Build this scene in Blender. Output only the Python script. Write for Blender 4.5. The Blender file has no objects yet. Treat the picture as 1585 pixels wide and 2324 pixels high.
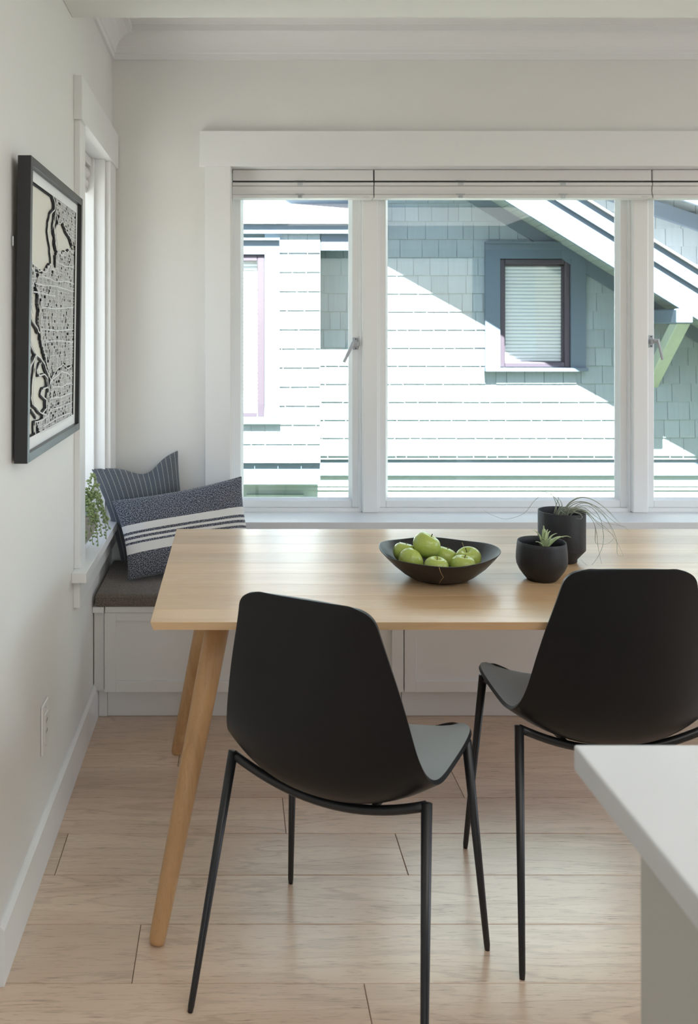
import bpy, bmesh, math, random
from mathutils import Vector, Matrix, noise
C = bpy.context.scene.collection
SC = bpy.context.scene
PI = math.pi

# ---------------------------------------------------------------- camera
CAM_H = 1.39
F = 2000.0
cam = bpy.data.cameras.new('camera'); camo = bpy.data.objects.new('camera', cam); C.objects.link(camo)
camo.location = (0, 0, CAM_H); camo.rotation_euler = (PI/2, 0, 0)
cam.sensor_fit = 'HORIZONTAL'; cam.sensor_width = 36; cam.lens = 36*F/1585
cam.shift_x = (792.5-530)/1585; cam.shift_y = -(1162-745)/1585
cam.clip_start = .05; cam.clip_end = 200
cam.dof.use_dof = True; cam.dof.focus_distance = 2.7; cam.dof.aperture_fstop = 10
SC.camera = camo

# ---------------------------------------------------------------- world, sun, lights, exposure
w = bpy.data.worlds.new('world'); SC.world = w; w.use_nodes = True
nt = w.node_tree; bg = nt.nodes['Background']
sky = nt.nodes.new('ShaderNodeTexSky'); sky.sky_type = 'NISHITA'; sky.sun_disc = False
sky.sun_elevation = math.radians(60); sky.sun_rotation = math.radians(180); sky.air_density = 1.0; sky.dust_density = 1.5
nt.links.new(sky.outputs[0], bg.inputs[0]); bg.inputs[1].default_value = 0.17
sun = bpy.data.lights.new('sun', 'SUN'); sun.energy = 34.0; sun.angle = math.radians(.5); sun.color = (1, .985, .96)
suno = bpy.data.objects.new('sun', sun); C.objects.link(suno)
suno.rotation_euler = Vector((.06, 1, -1.95)).to_track_quat('-Z', 'Y').to_euler(); suno.location = (0, -3, 9)
def area(name, loc, target, sx, sy, e, col):
    l = bpy.data.lights.new(name, 'AREA'); l.shape = 'RECTANGLE'; l.size = sx; l.size_y = sy; l.energy = e; l.color = col
    o = bpy.data.objects.new(name, l); C.objects.link(o); o.location = loc
    o.rotation_euler = (Vector(target)-Vector(loc)).to_track_quat('-Z', 'Z').to_euler()
    return o
area('rear_fill', (1.2, -3.15, 1.15), (1.2, 0, 1.15), 3.4, 2.1, 4, (1, .975, .94))  # added fill lamp behind the camera, brightens the room
area('side_fill', (4.05, 1.9, 1.4), (0, 1.9, 1.4), 2.5, 1.6, 16, (.93, .965, 1))  # added fill lamp on the unseen right side, brightens the left wall
area('overhead_fill', (1.5, .3, 2.335), (1.5, .3, 0), 2.0, 1.6, 11, (1, .985, .96))  # added ceiling fill lamp, lifts floor, counter and seats
SC.view_settings.view_transform = 'Standard'; SC.view_settings.look = 'None'
SC.view_settings.gamma = 1; SC.view_settings.use_curve_mapping = False
SC.view_settings.exposure = 1.22
cy = SC.cycles
cy.use_denoising = True; cy.max_bounces = 10; cy.diffuse_bounces = 5; cy.glossy_bounces = 4; cy.transparent_max_bounces = 12
cy.caustics_reflective = False; cy.caustics_refractive = False; cy.sample_clamp_indirect = 6

# ---------------------------------------------------------------- helpers
def new_mat(name):
    m = bpy.data.materials.new(name); m.use_nodes = True
    return m, m.node_tree, m.node_tree.nodes['Principled BSDF']
def paint(name, col, rough=.5, bump=0, bscale=200, spec=.5, coat=0, metal=0, noise_amt=0):
    m, t, b = new_mat(name)
    b.inputs['Base Color'].default_value = (*col, 1); b.inputs['Roughness'].default_value = rough
    b.inputs['Specular IOR Level'].default_value = spec; b.inputs['Metallic'].default_value = metal
    b.inputs['Coat Weight'].default_value = coat
    tc = t.nodes.new('ShaderNodeTexCoord')
    n = t.nodes.new('ShaderNodeTexNoise'); n.inputs['Scale'].default_value = bscale; n.inputs['Detail'].default_value = 2
    t.links.new(tc.outputs['Object'], n.inputs['Vector'])
    if bump:
        bu = t.nodes.new('ShaderNodeBump'); bu.inputs['Strength'].default_value = bump; bu.inputs['Distance'].default_value = .001
        t.links.new(n.outputs['Fac'], bu.inputs['Height']); t.links.new(bu.outputs[0], b.inputs['Normal'])
    if noise_amt:
        mx = t.nodes.new('ShaderNodeMix'); mx.data_type = 'RGBA'; mx.blend_type = 'MULTIPLY'; mx.inputs[0].default_value = noise_amt
        mx.inputs[6].default_value = (*col, 1); t.links.new(n.outputs['Fac'], mx.inputs[7]); t.links.new(mx.outputs[2], b.inputs['Base Color'])
    return m
def wood(name, dark, mid, light, axis='X', rough=.4, fleck=.5, var=.25, sc=1.0, spec=.5, coat=0, knot=True):
    m, t, b = new_mat(name); N = t.nodes.new; L = t.links.new
    tc = N('ShaderNodeTexCoord'); oi = N('ShaderNodeObjectInfo')
    mul = N('ShaderNodeMath'); mul.operation = 'MULTIPLY'; mul.inputs[1].default_value = 37.0; L(oi.outputs['Random'], mul.inputs[0])
    ad = N('ShaderNodeVectorMath'); ad.operation = 'ADD'; L(tc.outputs['Object'], ad.inputs[0]); L(mul.outputs[0], ad.inputs[1])
    def mapped(lo, hi):
        mp = N('ShaderNodeMapping'); s = {'X': (lo, hi, hi), 'Y': (hi, lo, hi), 'Z': (hi, hi, lo)}[axis]
        mp.inputs['Scale'].default_value = [v*sc for v in s]; L(ad.outputs[0], mp.inputs['Vector']); return mp
    n1 = N('ShaderNodeTexNoise'); n1.inputs['Scale'].default_value = 1; n1.inputs['Detail'].default_value = 4; n1.inputs['Distortion'].default_value = .8
    L(mapped(1.6, 13).outputs[0], n1.inputs['Vector'])
    wv = N('ShaderNodeMath'); wv.operation = 'MULTIPLY'; wv.inputs[1].default_value = 38; L(n1.outputs['Fac'], wv.inputs[0])
    sn = N('ShaderNodeMath'); sn.operation = 'SINE'; L(wv.outputs[0], sn.inputs[0])
    n2 = N('ShaderNodeTexNoise'); n2.inputs['Scale'].default_value = 1; n2.inputs['Detail'].default_value = 3; n2.inputs['Roughness'].default_value = .7
    L(mapped(16, 330).outputs[0], n2.inputs['Vector'])
    cr = N('ShaderNodeValToRGB'); cr.color_ramp.elements[0].color = (*mid, 1); cr.color_ramp.elements[1].color = (*light, 1)
    cr.color_ramp.elements[0].position = .3; cr.color_ramp.elements[1].position = .7
    L(n1.outputs['Fac'], cr.inputs[0])
    # ring lines
    rr = N('ShaderNodeMapRange'); rr.inputs[1].default_value = .55; rr.inputs[2].default_value = 1; rr.inputs[3].default_value = 0; rr.inputs[4].default_value = fleck*.5
    L(sn.outputs[0], rr.inputs[0])
    fl = N('ShaderNodeMapRange'); fl.inputs[1].default_value = .56; fl.inputs[2].default_value = .74; fl.inputs[3].default_value = 0; fl.inputs[4].default_value = 1
    L(n2.outputs['Fac'], fl.inputs[0])
    m1 = N('ShaderNodeMath'); m1.operation = 'MULTIPLY'; m1.inputs[1].default_value = fleck; L(fl.outputs[0], m1.inputs[0])
    m2 = N('ShaderNodeMath'); m2.operation = 'MULTIPLY'; L(rr.outputs[0], m2.inputs[0])
    n3 = N('ShaderNodeTexNoise'); n3.inputs['Scale'].default_value = 2; L(mapped(1, 4).outputs[0], n3.inputs['Vector'])
    L(n3.outputs['Fac'], m2.inputs[1])
    mxm = N('ShaderNodeMath'); mxm.operation = 'ADD'; mxm.use_clamp = True; L(m1.outputs[0], mxm.inputs[0]); L(m2.outputs[0], mxm.inputs[1])
    mx = N('ShaderNodeMix'); mx.data_type = 'RGBA'; L(mxm.outputs[0], mx.inputs[0]); L(cr.outputs[0], mx.inputs[6]); mx.inputs[7].default_value = (*dark, 1)
    hs = N('ShaderNodeHueSaturation'); L(mx.outputs[2], hs.inputs['Color'])
    vr = N('ShaderNodeMapRange'); vr.inputs[3].default_value = 1-var; vr.inputs[4].default_value = 1+var; L(oi.outputs['Random'], vr.inputs[0]); L(vr.outputs[0], hs.inputs['Value'])
    L(hs.outputs[0], b.inputs['Base Color'])
    b.inputs['Roughness'].default_value = rough; b.inputs['Specular IOR Level'].default_value = spec; b.inputs['Coat Weight'].default_value = coat
    b.inputs['Coat Roughness'].default_value = .2
    bu = N('ShaderNodeBump'); bu.inputs['Strength'].default_value = .12; bu.inputs['Distance'].default_value = .001; bu.invert = True
    L(mxm.outputs[0], bu.inputs['Height']); L(bu.outputs[0], b.inputs['Normal'])
    return m

def box(bm, x0, x1, y0, y1, z0, z1):
    vs = [bm.verts.new((x, y, z)) for x in (x0, x1) for y in (y0, y1) for z in (z0, z1)]
    for f in ((0,1,3,2),(4,6,7,5),(0,4,5,1),(2,3,7,6),(0,2,6,4),(1,5,7,3)): bm.faces.new([vs[i] for i in f])
def prism(bm, pts, axis, a0, a1):
    """extrude a 2D polygon; axis 'Y': pts are (x,z); 'X': pts are (y,z); 'Z': pts are (x,y)"""
    def P(p, a): return {'Y': (p[0], a, p[1]), 'X': (a, p[0], p[1]), 'Z': (p[0], p[1], a)}[axis]
    A = [bm.verts.new(P(p, a0)) for p in pts]; B = [bm.verts.new(P(p, a1)) for p in pts]; n = len(pts)
    bm.faces.new(A); bm.faces.new(B[::-1])
    for i in range(n): bm.faces.new((A[i], B[i], B[(i+1) % n], A[(i+1) % n]))
def ring(bm, x0, x1, z0, z1, wd, y0, y1, wb=None, wt=None):
    """rectangular frame in XZ between y0 and y1"""
    wb = wd if wb is None else wb; wt = wd if wt is None else wt
    box(bm, x0, x0+wd, y0, y1, z0, z1); box(bm, x1-wd, x1, y0, y1, z0, z1)
    box(bm, x0+wd, x1-wd, y0, y1, z0, z0+wb); box(bm, x0+wd, x1-wd, y0, y1, z1-wt, z1)
def tube(bm, pts, rad, n=10, cap=True):
    pts = [Vector(p) for p in pts]; rings = []
    if not hasattr(rad, '__len__'): rad = [rad]*len(pts)
    up = None
    for i, p in enumerate(pts):
        if i == 0: d = pts[1]-p
        elif i == len(pts)-1: d = p-pts[-2]
        else: d = (pts[i+1]-p).normalized()+(p-pts[i-1]).normalized()
        d.normalize()
        if up is None:
            up = Vector((0, 0, 1)) if abs(d.z) < .9 else Vector((1, 0, 0))
        u = d.cross(up).normalized(); v = u.cross(d).normalized(); up = v
        rings.append([bm.verts.new(p+rad[i]*(math.cos(2*PI*k/n)*u+math.sin(2*PI*k/n)*v)) for k in range(n)])
    for a, b in zip(rings, rings[1:]):
        for k in range(n): bm.faces.new((a[k], a[(k+1) % n], b[(k+1) % n], b[k]))
    if cap: bm.faces.new(rings[0][::-1]); bm.faces.new(rings[-1])
def lathe(bm, prof, n=48, c=(0, 0, 0), wob=None):
    rs = []
    for (r, z) in prof:
        if r < 1e-6: rs.append([bm.verts.new((c[0], c[1], c[2]+z))]); continue
        row = []
        for k in range(n):
            a = 2*PI*k/n; rr, zz = (r, z) if wob is None else wob(r, z, a)
            row.append(bm.verts.new((c[0]+rr*math.cos(a), c[1]+rr*math.sin(a), c[2]+zz)))
        rs.append(row)
    for a, b in zip(rs, rs[1:]):
        if len(a) == 1 and len(b) == 1: continue
        for k in range(n):
            k2 = (k+1) % n
            if len(a) == 1: bm.faces.new((a[0], b[k], b[k2]))
            elif len(b) == 1: bm.faces.new((a[k], b[0], a[k2]))
            else: bm.faces.new((a[k], b[k], b[k2], a[k2]))
def obj(name, bm, mat, parent=None, smooth=False, bevel=0, seg=2, subsurf=0, origin=None, local=False, kind=None, angle=None):
    """link bm as ONE mesh object; verts are in world coordinates unless local=True"""
    bmesh.ops.recalc_face_normals(bm, faces=bm.faces)
    off = Vector(origin) if origin is not None else Vector((0, 0, 0))
    if parent is not None and not local and origin is None: off = parent_world(parent)
    if off.length > 0: bmesh.ops.translate(bm, verts=bm.verts, vec=-off)
    me = bpy.data.meshes.new(name); bm.to_mesh(me); bm.free()
    if smooth: me.polygons.foreach_set('use_smooth', [True]*len(me.polygons))
    o = bpy.data.objects.new(name, me); C.objects.link(o)
    if mat: me.materials.append(mat)
    if parent is not None:
        o.parent = parent
        if origin is not None: o.location = off-parent_world(parent)
    elif origin is not None: o.location = off
    if bevel:
        b = o.modifiers.new('bevel', 'BEVEL'); b.width = bevel; b.segments = seg; b.limit_method = 'ANGLE'; b.angle_limit = math.radians(40)
        b.harden_normals = False
    if subsurf: s = o.modifiers.new('sub', 'SUBSURF'); s.levels = subsurf; s.render_levels = subsurf
    if kind: o['kind'] = kind
    return o
def parent_world(p):
    v = Vector((0, 0, 0))
    while p is not None: v += p.location; p = p.parent
    return v
def thing(name, label, cat, loc=(0, 0, 0), rz=0, group=None):
    o = bpy.data.objects.new(name, None); C.objects.link(o); o.empty_display_size = .1
    o.location = loc; o.rotation_euler = (0, 0, rz); o['label'] = label; o['category'] = cat
    if group: o['group'] = group
    return o
def tag(o, label, cat, group=None):
    o['label'] = label; o['category'] = cat
    if group: o['group'] = group
    return o
def struct(name, bm, mat, **k):
    return obj(name, bm, mat, kind='structure', **k)
def dup(root, loc, rz, label=None):
    r = root.copy(); C.objects.link(r); r.location = loc; r.rotation_euler = (0, 0, rz)
    if label: r['label'] = label
    for ch in list(root.children):
        c = ch.copy(); C.objects.link(c); c.parent = r
        for g in ch.children:
            d = g.copy(); C.objects.link(d); d.parent = c
    return r
def BM(): return bmesh.new()
def WX(px, Y): return (px-530)*Y/F
def WZ(py, Y): return CAM_H-(py-745)*Y/F

# ---------------------------------------------------------------- materials
M = {}
M['wall'] = paint('wall_paint', (.80, .79, .765), .55, bump=.25, bscale=350, spec=.3)
M['kitchen'] = paint('darkened_rear_wall', (.22, .20, .18), .5)  # unseen rear wall, darkened to cut light bouncing onto the chair backs
M['ceil'] = paint('ceiling_paint', (.82, .815, .80), .7, spec=.2)
M['trim'] = paint('trim_paint', (.83, .83, .825), .32, spec=.45)
M['cab'] = paint('cabinet_paint', (.80, .785, .765), .38, spec=.45)
M['sash'] = paint('sash_vinyl', (.84, .845, .85), .35)
M['blind'] = paint('blind_fabric', (.76, .75, .74), .6, bump=.2, bscale=900)
M['floor'] = wood('oak_floor', (.30, .19, .12), (.64, .465, .335), (.76, .585, .435), 'X', rough=.31, fleck=.85, var=.09, spec=.6, coat=.45)
M['subfloor'] = paint('subfloor', (.10, .06, .04), .8)
M['table'] = wood('oak_tabletop', (.33, .18, .08), (.60, .37, .19), (.72, .495, .285), 'X', rough=.3, fleck=.3, var=.12, spec=.5, coat=.5)
M['leg'] = wood('oak_leg', (.24, .12, .05), (.47, .265, .115), (.63, .385, .19), 'Z', rough=.4, fleck=.42, var=.05, sc=1.2)
M['shell'] = paint('black_shell', (.006, .006, .007), .40, bump=.10, bscale=900, spec=.35)
M['shell_glare'] = paint('black_shell_lit_side', (.34, .39, .41), .55, bump=.10, bscale=900, spec=.5)  # light on the black seats, painted into the inner face colour
M['metal'] = paint('black_metal', (.014, .014, .016), .38, spec=.5)
M['frame'] = paint('black_frame', (.010, .010, .012), .34, spec=.6)
M['quartz'] = paint('white_quartz', (.66, .67, .68), .28)
M['island'] = paint('island_paint', (.52, .51, .475), .45)
M['plate'] = paint('outlet_plastic', (.83, .82, .80), .3)
M['dark'] = paint('dark_slot', (.03, .03, .03), .6)
M['paper'] = paint('cream_paper', (.80, .78, .70), .8)
M['white'] = paint('white_paper', (.86, .87, .88), .7)
M['ink'] = paint('black_paper', (.012, .012, .018), .7)
M['steel'] = paint('zinc', (.6, .6, .6), .35, metal=1)
M['handle'] = paint('satin_grey_handle', (.45, .47, .50), .35)
def stripes_mat(name, kind):
    m, t, b = new_mat(name); N = t.nodes.new; L = t.links.new
    uv = N('ShaderNodeUVMap'); uv.uv_map = 'UVMap'; sp = N('ShaderNodeSeparateXYZ'); L(uv.outputs[0], sp.inputs[0])
    tc = N('ShaderNodeTexCoord')
    n = N('ShaderNodeTexNoise'); n.inputs['Detail'].default_value = 3; n.inputs['Roughness'].default_value = .75
    mp = N('ShaderNodeMapping'); L(uv.outputs[0], mp.inputs[0]); L(mp.outputs[0], n.inputs['Vector'])
    if kind == 'lumbar':
        mp.inputs['Scale'].default_value = (85, 55, 1); mp.inputs['Rotation'].default_value = (0, 0, .5); n.inputs['Scale'].default_value = 1.6
        cr = N('ShaderNodeValToRGB'); e = cr.color_ramp.elements; e[0].position = .45; e[0].color = (.010, .011, .020, 1); e[1].position = .68; e[1].color = (.50, .52, .58, 1)
        L(n.outputs['Fac'], cr.inputs[0])
        band = N('ShaderNodeValToRGB'); band.color_ramp.interpolation = 'CONSTANT'
        el = band.color_ramp.elements; el[0].position = 0; el[0].color = (1, 1, 1, 1); el[1].position = .305; el[1].color = (0, 0, 0, 1)
        for p, v in ((.415, 1), (.445, 0), (.475, 1), (.505, 0), (.535, 1), (.565, 0), (.65, 1)):
            q = el.new(p); q.color = (v, v, v, 1)
        sm = N('ShaderNodeMath'); sm.operation = 'MULTIPLY_ADD'; sm.inputs[1].default_value = .012; L(n.outputs['Fac'], sm.inputs[0]); L(sp.outputs[1], sm.inputs[2])
        L(sm.outputs[0], band.inputs[0])
        mx = N('ShaderNodeMix'); mx.data_type = 'RGBA'; L(band.outputs[0], mx.inputs[0]); mx.inputs[6].default_value = (.78, .76, .72, 1); L(cr.outputs[0], mx.inputs[7])
        L(mx.outputs[2], b.inputs['Base Color'])
    else:
        mp.inputs['Scale'].default_value = (190, 110, 1); n.inputs['Scale'].default_value = 1.2
        cr = N('ShaderNodeValToRGB'); e = cr.color_ramp.elements; e[0].position = .35; e[0].color = (.045, .052, .062, 1); e[1].position = .7; e[1].color = (.21, .23, .26, 1)
        L(n.outputs['Fac'], cr.inputs[0])
        a = N('ShaderNodeMath'); a.operation = 'MULTIPLY'; a.inputs[1].default_value = 17; L(sp.outputs[0], a.inputs[0])
        fr = N('ShaderNodeMath'); fr.operation = 'FRACT'; L(a.outputs[0], fr.inputs[0])
        lt = N('ShaderNodeMath'); lt.operation = 'LESS_THAN'; lt.inputs[1].default_value = .085; L(fr.outputs[0], lt.inputs[0])
        m2 = N('ShaderNodeMath'); m2.operation = 'MULTIPLY'; m2.inputs[1].default_value = .75; L(lt.outputs[0], m2.inputs[0])
        mx = N('ShaderNodeMix'); mx.data_type = 'RGBA'; L(m2.outputs[0], mx.inputs[0]); L(cr.outputs[0], mx.inputs[6]); mx.inputs[7].default_value = (.55, .54, .50, 1)
        L(mx.outputs[2], b.inputs['Base Color'])
    b.inputs['Roughness'].default_value = .95; b.inputs['Specular IOR Level'].default_value = .1; b.inputs['Sheen Weight'].default_value = .3
    bu = N('ShaderNodeBump'); bu.inputs['Strength'].default_value = .5; bu.inputs['Distance'].default_value = .002
    L(n.outputs['Fac'], bu.inputs['Height']); L(bu.outputs[0], b.inputs['Normal'])
    return m
M['lumbar'] = stripes_mat('striped_woven_fabric', 'lumbar'); M['pin'] = stripes_mat('pinstripe_fabric', 'pin')
def fabric(name, c1, c2, sc):
    m, t, b = new_mat(name); N = t.nodes.new; L = t.links.new
    tc = N('ShaderNodeTexCoord'); n = N('ShaderNodeTexNoise'); n.inputs['Scale'].default_value = sc; n.inputs['Detail'].default_value = 3
    L(tc.outputs['Object'], n.inputs['Vector'])
    cr = N('ShaderNodeValToRGB'); e = cr.color_ramp.elements; e[0].position = .35; e[0].color = (*c1, 1); e[1].position = .68; e[1].color = (*c2, 1)
    L(n.outputs['Fac'], cr.inputs[0]); L(cr.outputs[0], b.inputs['Base Color'])
    b.inputs['Roughness'].default_value = .95; b.inputs['Specular IOR Level'].default_value = .1; b.inputs['Sheen Weight'].default_value = .2
    bu = N('ShaderNodeBump'); bu.inputs['Strength'].default_value = .3; bu.inputs['Distance'].default_value = .001; L(n.outputs['Fac'], bu.inputs['Height']); L(bu.outputs[0], b.inputs['Normal'])
    return m
M['cushion'] = fabric('taupe_seat_fabric', (.10, .08, .068), (.26, .215, .18), 420)
def glassm(name, tint, refl=.06, rough=0):
    m = bpy.data.materials.new(name); m.use_nodes = True; t = m.node_tree; t.nodes.clear(); N = t.nodes.new; L = t.links.new
    o = N('ShaderNodeOutputMaterial'); tr = N('ShaderNodeBsdfTransparent'); tr.inputs[0].default_value = (*tint, 1)
    gl = N('ShaderNodeBsdfGlossy'); gl.inputs['Roughness'].default_value = rough
    lw = N('ShaderNodeLayerWeight'); lw.inputs[0].default_value = .5
    pw = N('ShaderNodeMath'); pw.operation = 'POWER'; pw.inputs[1].default_value = 5; L(lw.outputs['Facing'], pw.inputs[0])
    fr = N('ShaderNodeMath'); fr.operation = 'MULTIPLY_ADD'; fr.inputs[1].default_value = .9; fr.inputs[2].default_value = .04; L(pw.outputs[0], fr.inputs[0])
    mx = N('ShaderNodeMixShader'); L(fr.outputs[0], mx.inputs[0]); L(tr.outputs[0], mx.inputs[1]); L(gl.outputs[0], mx.inputs[2]); L(mx.outputs[0], o.inputs[0])
    return m
M['glass'] = glassm('window_glass', (.97, .985, .98))
M['clearclip'] = glassm('clear_plastic', (.9, .92, .93), rough=.1)
# neighbour
M['shingle'] = wood('painted_shingle', (.22, .275, .295), (.27, .33, .355), (.30, .36, .385), 'Z', rough=.8, fleck=.25, var=.06, sc=1, spec=.2)
M['slate'] = paint('slate_blue_trim', (.105, .15, .195), .6)
M['bright'] = paint('white_exterior_trim', (.80, .83, .85), .6)
M['sashdark'] = paint('dark_window_sash', (.06, .05, .065), .45)
M['roof'] = paint('roof_asphalt', (.38, .36, .36), .9, bump=1, bscale=120)
M['soffit'] = paint('soffit_boards', (.24, .30, .30), .7)
M['brace'] = wood('painted_brace', (.25, .30, .24), (.32, .38, .30), (.37, .43, .34), 'Z', rough=.7, fleck=.4, var=.02, spec=.2)
M['cladding'] = paint('lower_cladding', (.30, .37, .36), .7)
M['ground'] = paint('garden_ground', (.075, .09, .055), .95, noise_amt=.5, bscale=14)
M['bounce_slab'] = paint('pale_bounce_surface', (.30, .30, .285), .9, noise_amt=.15, bscale=8)
M['extwall'] = paint('own_exterior', (.45, .5, .4), .8)
# tabletop things
M['stone'] = paint('black_stone', (.014, .0135, .015), .40, bump=.35, bscale=90, noise_amt=.4)
M['gold'] = paint('brass_seam', (.50, .36, .18), .45, metal=.4)
def ribbed():
    m, t, b = new_mat('black_ribbed_ceramic'); N = t.nodes.new; L = t.links.new
    b.inputs['Base Color'].default_value = (.010, .0105, .013, 1); b.inputs['Roughness'].default_value = .5
    tc = N('ShaderNodeTexCoord'); sp = N('ShaderNodeSeparateXYZ'); L(tc.outputs['Object'], sp.inputs[0])
    at = N('ShaderNodeMath'); at.operation = 'ARCTAN2'; L(sp.outputs[0], at.inputs[0]); L(sp.outputs[1], at.inputs[1])
    a = N('ShaderNodeMath'); a.operation = 'MULTIPLY'; a.inputs[1].default_value = 150; L(at.outputs[0], a.inputs[0])
    zz = N('ShaderNodeMath'); zz.operation = 'MULTIPLY_ADD'; zz.inputs[1].default_value = 500; L(sp.outputs[2], zz.inputs[0]); L(a.outputs[0], zz.inputs[2])
    s = N('ShaderNodeMath'); s.operation = 'SINE'; L(zz.outputs[0], s.inputs[0])
    bu = N('ShaderNodeBump'); bu.inputs['Strength'].default_value = .35; bu.inputs['Distance'].default_value = .001; L(s.outputs[0], bu.inputs['Height']); L(bu.outputs[0], b.inputs['Normal'])
    return m
M['ceramic'] = ribbed()
M['soil'] = paint('dark_pot_fill', (.02, .018, .015), .9)
def applem():
    m, t, b = new_mat('green_apple_skin'); N = t.nodes.new; L = t.links.new
    tc = N('ShaderNodeTexCoord'); n = N('ShaderNodeTexNoise'); n.inputs['Scale'].default_value = 22; n.inputs['Detail'].default_value = 3
    L(tc.outputs['Object'], n.inputs['Vector'])
    cr = N('ShaderNodeValToRGB'); e = cr.color_ramp.elements; e[0].position = .3; e[0].color = (.36, .46, .07, 1); e[1].position = .75; e[1].color = (.54, .62, .18, 1)
    L(n.outputs['Fac'], cr.inputs[0])
    v = N('ShaderNodeTexVoronoi'); v.inputs['Scale'].default_value = 230; L(tc.outputs['Object'], v.inputs['Vector'])
    lt = N('ShaderNodeMath'); lt.operation = 'LESS_THAN'; lt.inputs[1].default_value = .16; L(v.outputs['Distance'], lt.inputs[0])
    m2 = N('ShaderNodeMath'); m2.operation = 'MULTIPLY'; m2.inputs[1].default_value = .45; L(lt.outputs[0], m2.inputs[0])
    mx = N('ShaderNodeMix'); mx.data_type = 'RGBA'; L(m2.outputs[0], mx.inputs[0]); L(cr.outputs[0], mx.inputs[6]); mx.inputs[7].default_value = (.68, .75, .35, 1)
    L(mx.outputs[2], b.inputs['Base Color']); b.inputs['Roughness'].default_value = .26; b.inputs['Subsurface Weight'].default_value = .05
    return m
M['apple'] = applem()
M['stem'] = paint('apple_stem', (.12, .09, .03), .7)
M['airleaf'] = paint('air_plant_leaf', (.50, .60, .33), .55, noise_amt=.3, bscale=60)
M['grassleaf'] = paint('grey_green_leaf', (.36, .40, .31), .6, noise_amt=.3, bscale=60)
M['bead'] = paint('succulent_leaf', (.36, .46, .20), .5, noise_amt=.45, bscale=60)
M['bark'] = paint('weathered_wood_pot', (.62, .58, .52), .9, bump=.6, bscale=45, noise_amt=.5)

# ================================================================ the room
XW = -.497; YB = 3.605; XR = 4.0; YF = -3.1
# floor boards
sub = BM(); box(sub, XW-.2, XR+.2, YF-.2, YB, -.12, -.016)
flo = struct('floor', sub, M['subfloor'])
random.seed(3)
rows_y = 1.871
joints = {0: [-.216], -1: [.277], 2: [.445-.9, .445], 4: [.685, -.37+1.9], 3: [.145, 1.9], 1: [1.2]}
me_cache = {}
def plank(x0, x1, y0, y1):
    bm = BM(); g = .0007
    box(bm, x0+g, x1-g, y0+g, y1-g, -.016, 0)
    o = obj('plank', bm, M['floor'], flo, bevel=.0012, seg=1, origin=((x0+x1)/2, (y0+y1)/2, 0))
for r in range(-27, 9):
    y0 = 1.871+r*.1848; y1 = y0+.1848
    if y0 > 3.3: break
    if r in joints: js = sorted(joints[r])
    else: js = sorted([random.uniform(-.3, 1.1), random.uniform(2.0, 3.2)])
    if r in (0, -1): js += [js[0]+1.9]
    xs = [XW-.05]+[j for j in js if j > XW+.02]+[XR]
    if y1 < 0: xs = [XW-.05, random.uniform(.6, 2.2), XR]
    for a, b in zip(xs, xs[1:]): plank(a, b, y0, y1)
# walls
b = BM()
box(b, XW-.2, -.03, YB, YB+.24, -.1, 2.75); box(b, 2.36, XR+.2, YB, YB+.24, -.1, 2.75)
box(b, -.03, 2.36, YB, YB+.24, -.1, .573); box(b, -.03, 2.36, YB, YB+.24, 2.07, 2.75)
struct('wall_back', b, M['wall'])
LY0, LY1 = 2.845, 3.42
b = BM()
box(b, XW-.2, XW, YF-.2, LY0, -.1, 2.75); box(b, XW-.2, XW, LY1, YB, -.1, 2.75)
box(b, XW-.2, XW, LY0, LY1, -.1, .608); box(b, XW-.2, XW, LY0, LY1, 2.06, 2.75)
struct('wall_left', b, M['wall'])
b = BM()
box(b, XR, XR+.15, YF-.2, .6, -.1, 2.75); box(b, XR, XR+.15, 3.2, YB, -.1, 2.75)
box(b, XR, XR+.15, .6, 3.2, -.1, .6); box(b, XR, XR+.15, .6, 3.2, 2.2, 2.75)
struct('wall_right', b, M['wall'])
b = BM()
box(b, XW, -.55+.05, YF-.15, YF, -.1, 2.75); box(b, 2.95, XR, YF-.15, YF, -.1, 2.75); box(b, -.5, 2.95, YF-.15, YF, 2.25, 2.75)
struct('wall_rear', b, M['kitchen'])
b = BM(); box(b, XW-.2, XR+.2, YF-.2, YB+.24, 2.60, 2.75)
box(b, XW, XR, YF, 2.716, 2.346, 2.60)
struct('ceiling', b, M['ceil'], bevel=.003)
# own roof above the ceiling (keeps daylight out; rear overhang added to block sun)
b = BM(); box(b, XW-.45, XR+.5, YF-2.4, YB+.55, 2.76, 2.95); struct('trim_1', b, M['extwall'])
# crown moulding, mitred round the coffer
prof = [(0, 2.486), (.012, 2.486), (.012, 2.508)]
for k in range(9):
    a = k/8*PI/2; prof.append((.018+.070*(1-math.cos(a)), 2.512+.064*math.sin(a)))
prof += [(.093, 2.576), (.093, 2.600), (0, 2.600)]
b = BM(); rows = []
for (o_, z) in prof:
    rows.append([b.verts.new((XW+o_, 2.716, z)), b.verts.new((XW+o_, YB-o_, z)), b.verts.new((XR-o_, YB-o_, z)), b.verts.new((XR-o_, 2.716, z))])
for i in range(len(rows)):
    A, B_ = rows[i], rows[(i+1) % len(rows)]
    for k in range(3): b.faces.new((A[k], A[k+1], B_[k+1], B_[k]))
struct('trim_2', b, M['trim'])
# baseboard on the left wall
b = BM(); prism(b, [(XW, 0), (XW+.014, 0), (XW+.014, .118), (XW+.006, .128), (XW, .128)], 'Y', 1.858, 3.158)
struct('baseboard_left', b, M['trim'], bevel=.001)
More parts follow.
